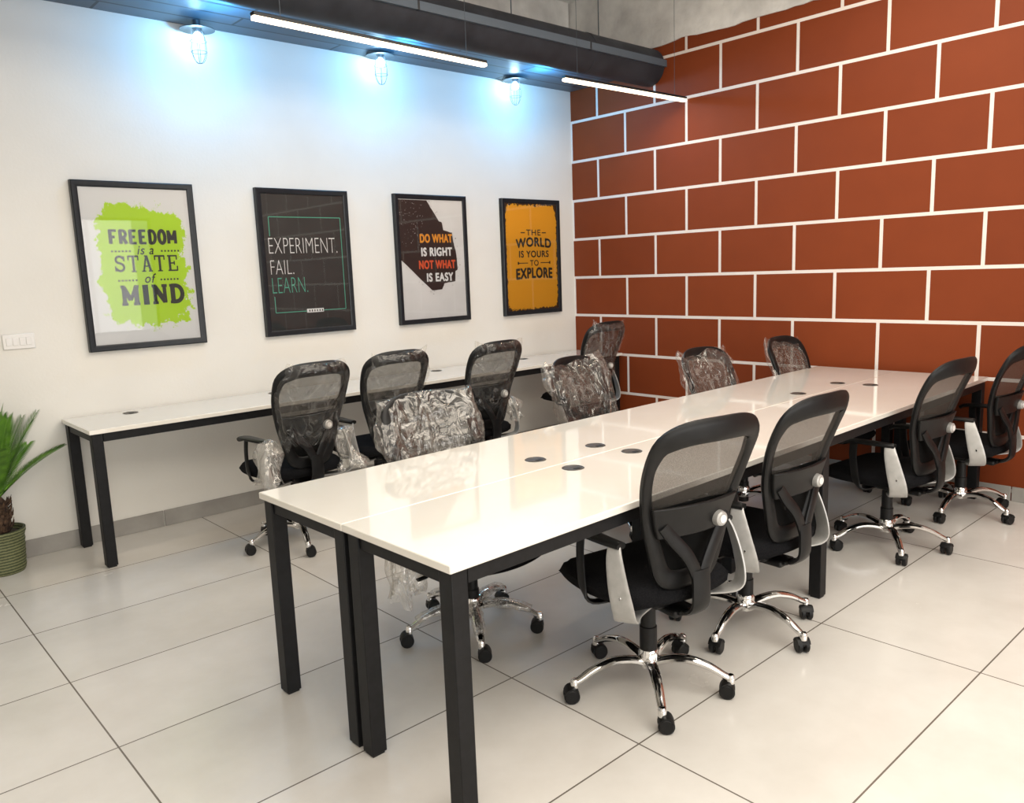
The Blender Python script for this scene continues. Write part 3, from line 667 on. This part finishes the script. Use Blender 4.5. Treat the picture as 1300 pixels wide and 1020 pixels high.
# ------------------------------------------------------------------ switch plate
p=un(5,424,1,W); q=un(42,443,1,W); cxs=(p.x+q.x)/2; czs=(p.z+q.z)/2
t=thing('switch_plate','white multi-gang light switch plate on the white wall left of the posters','switch',(cxs,W-.001,czs))
bm=NB(); box(bm,-.078,.078,-.009,0,-.042,.042); pl=obj('plate',bm,mswitch,t,bevel=.004)
for i in range(4):
    bm=NB(); box(bm,-.062+i*.032,-.036+i*.032,-.0125,-.0091,-.022,.022); obj('rocker',bm,mswitch,t,bevel=.002)
# ------------------------------------------------------------------ potted palm
mpot=mat('woven_pot',(.1,.12,.05),.6); tc=N(mpot,'ShaderNodeTexCoord'); wv=N(mpot,'ShaderNodeTexWave'); wv.inputs['Scale'].default_value=20; wv.bands_direction='Z'; wv.inputs['Distortion'].default_value=1.5; wv.inputs['Detail Scale'].default_value=6
L(mpot,tc.outputs['Object'],wv.inputs['Vector']); L(mpot,ramp(mpot,wv.outputs[0],[(.2,(.035,.045,.015)),(.8,(.17,.18,.085))]),bs(mpot).inputs['Base Color'])
mleaf=noise_mat(mat('palm_leaf',(.03,.10,.01),.4),12,(.030,.11,.008),(.14,.32,.025)); mtrunk=noise_mat(mat('palm_trunk',(.06,.03,.015),.9),40,(.02,.01,.006),(.10,.055,.03),bump=1,bscale=50); msoil=noise_mat(mat('soil',(.03,.02,.012),.95),50,(.015,.01,.006),(.05,.035,.02))
pp=un(10,730,2,0); px_,py_=pp.x,min(pp.y+.12,W-.16)
t=thing('potted_palm','small green sago palm in a woven pot on the floor by the white wall','plant',(px_,py_,0))
bm=NB(); prof=[(0,0),(.095,0),(.10,.01)]
for i in range(12): prof+= [(.102+.012*i/11+.003*(i%2),.015+.19*i/11)]
prof+=[(.122,.215),(.122,.235),(.110,.235),(.108,.2),(0,.2)]
lathe(bm,prof,36); obj('pot',bm,mpot,t)
bm=NB(); lathe(bm,[(0,.2005),(.106,.2005),(.09,.212),(.05,.218),(0,.22)],20); obj('soil',bm,msoil,t)
bm=NB(); rt=random.Random(3); lathe(bm,[(0,.2),(.05,.2),(.062,.26),(.06,.33),(.05,.38),(.03,.41),(0,.42)],20)
for i in range(110):
    an=rt.uniform(0,2*PI); z=rt.uniform(.22,.38); c,s=math.cos(an),math.sin(an); sweep(bm,[(.055*c,.055*s,z),(.072*c,.072*s,z+.015),(.078*c,.078*s,z+.04)],(c,s,.1),[.010,.007,.001],[.005,.003,.001],n=6)
obj('trunk',bm,mtrunk,t)
for k in range(30):
    az=2*PI*k*.382+.3; el=(1.18,.88,1.42)[k%3]+rt.uniform(-.10,.10); Lf=rt.uniform(.52,.64)
    if math.cos(az)>.3: Lf*=.84
    d=Vector((math.cos(az),math.sin(az),0)); side=Vector((-math.sin(az),math.cos(az),0)); P=[]; p_=Vector((0,0,.38)); an=el
    for i in range(15):
        P.append(p_.copy()); p_=p_+(d*math.cos(an)+Vector((0,0,1))*math.sin(an))*Lf/14; an-=.018+.016*(k%3==1)
    if py_+max(q.y for q in P)>W-.05:
        sc=(W-.06-py_)/max(q.y for q in P); P=[Vector((q.x,q.y*sc,q.z)) for q in P]
    bm=NB(); sweep(bm,P,(side.y,-side.x,1),[.006-.0003*i for i in range(15)],[.004-.0002*i for i in range(15)],n=6)
    for i in range(1,14):
        for h_ in (0,.33,.66):
            b0=P[i].lerp(P[min(i+1,14)],h_); T=(P[min(i+1,14)]-P[i-1]).normalized(); ll=.085*math.sin(PI*min((i+h_+1.5)/15.5,1))**.6+.02
            for s in (-1,1):
                tip=b0+side*s*ll*.6+T*ll*.85+Vector((0,0,.10*ll))
                if py_+tip.y>W-.01: tip.y=W-.01-py_
                tip.x=min(tip.x,D0-.015-px_)
                mid=b0.lerp(tip,.45)+Vector((0,0,.006)); w_=T*.0040
                v=[bm.verts.new(x) for x in (b0-w_*.7,b0+w_*.7,mid+w_,tip,mid-w_)]; bm.faces.new(v)
    me=obj('frond',bm,mleaf,t,smooth=180)
# ------------------------------------------------------------------ light
S.world=bpy.data.worlds.new('w'); S.world.use_nodes=True; bg=S.world.node_tree.nodes['Background']; bg.inputs[0].default_value=(.85,.93,1,1); bg.inputs[1].default_value=2.2
def area(name,loc,rot,sx,sy,e_,col):
    l=bpy.data.lights.new(name,'AREA'); l.shape='RECTANGLE'; l.size=sx; l.size_y=sy; l.energy=e_; l.color=col; o=bpy.data.objects.new(name,l); COL.objects.link(o); o.location=loc; o.rotation_euler=rot; return o
area('window_daylight',(1.2,YB+.1,1.65),(PI/2,0,0),6.5,1.8,150,(1,.95,.89))
area('overhead_fill',(1.2,-.6,3.40),(0,0,0),4.5,3.0,175,(1,.93,.82))  # added fill with no fixture, brightens the floor and desk tops
area('overhead_fill',(3.3,1.9,3.45),(0,0,0),3.0,1.4,75,(1,.93,.82))  # second added fill above the long desk, not an actual ceiling lamp
S.view_settings.view_transform='Standard'; S.view_settings.look='None'; S.view_settings.exposure=0
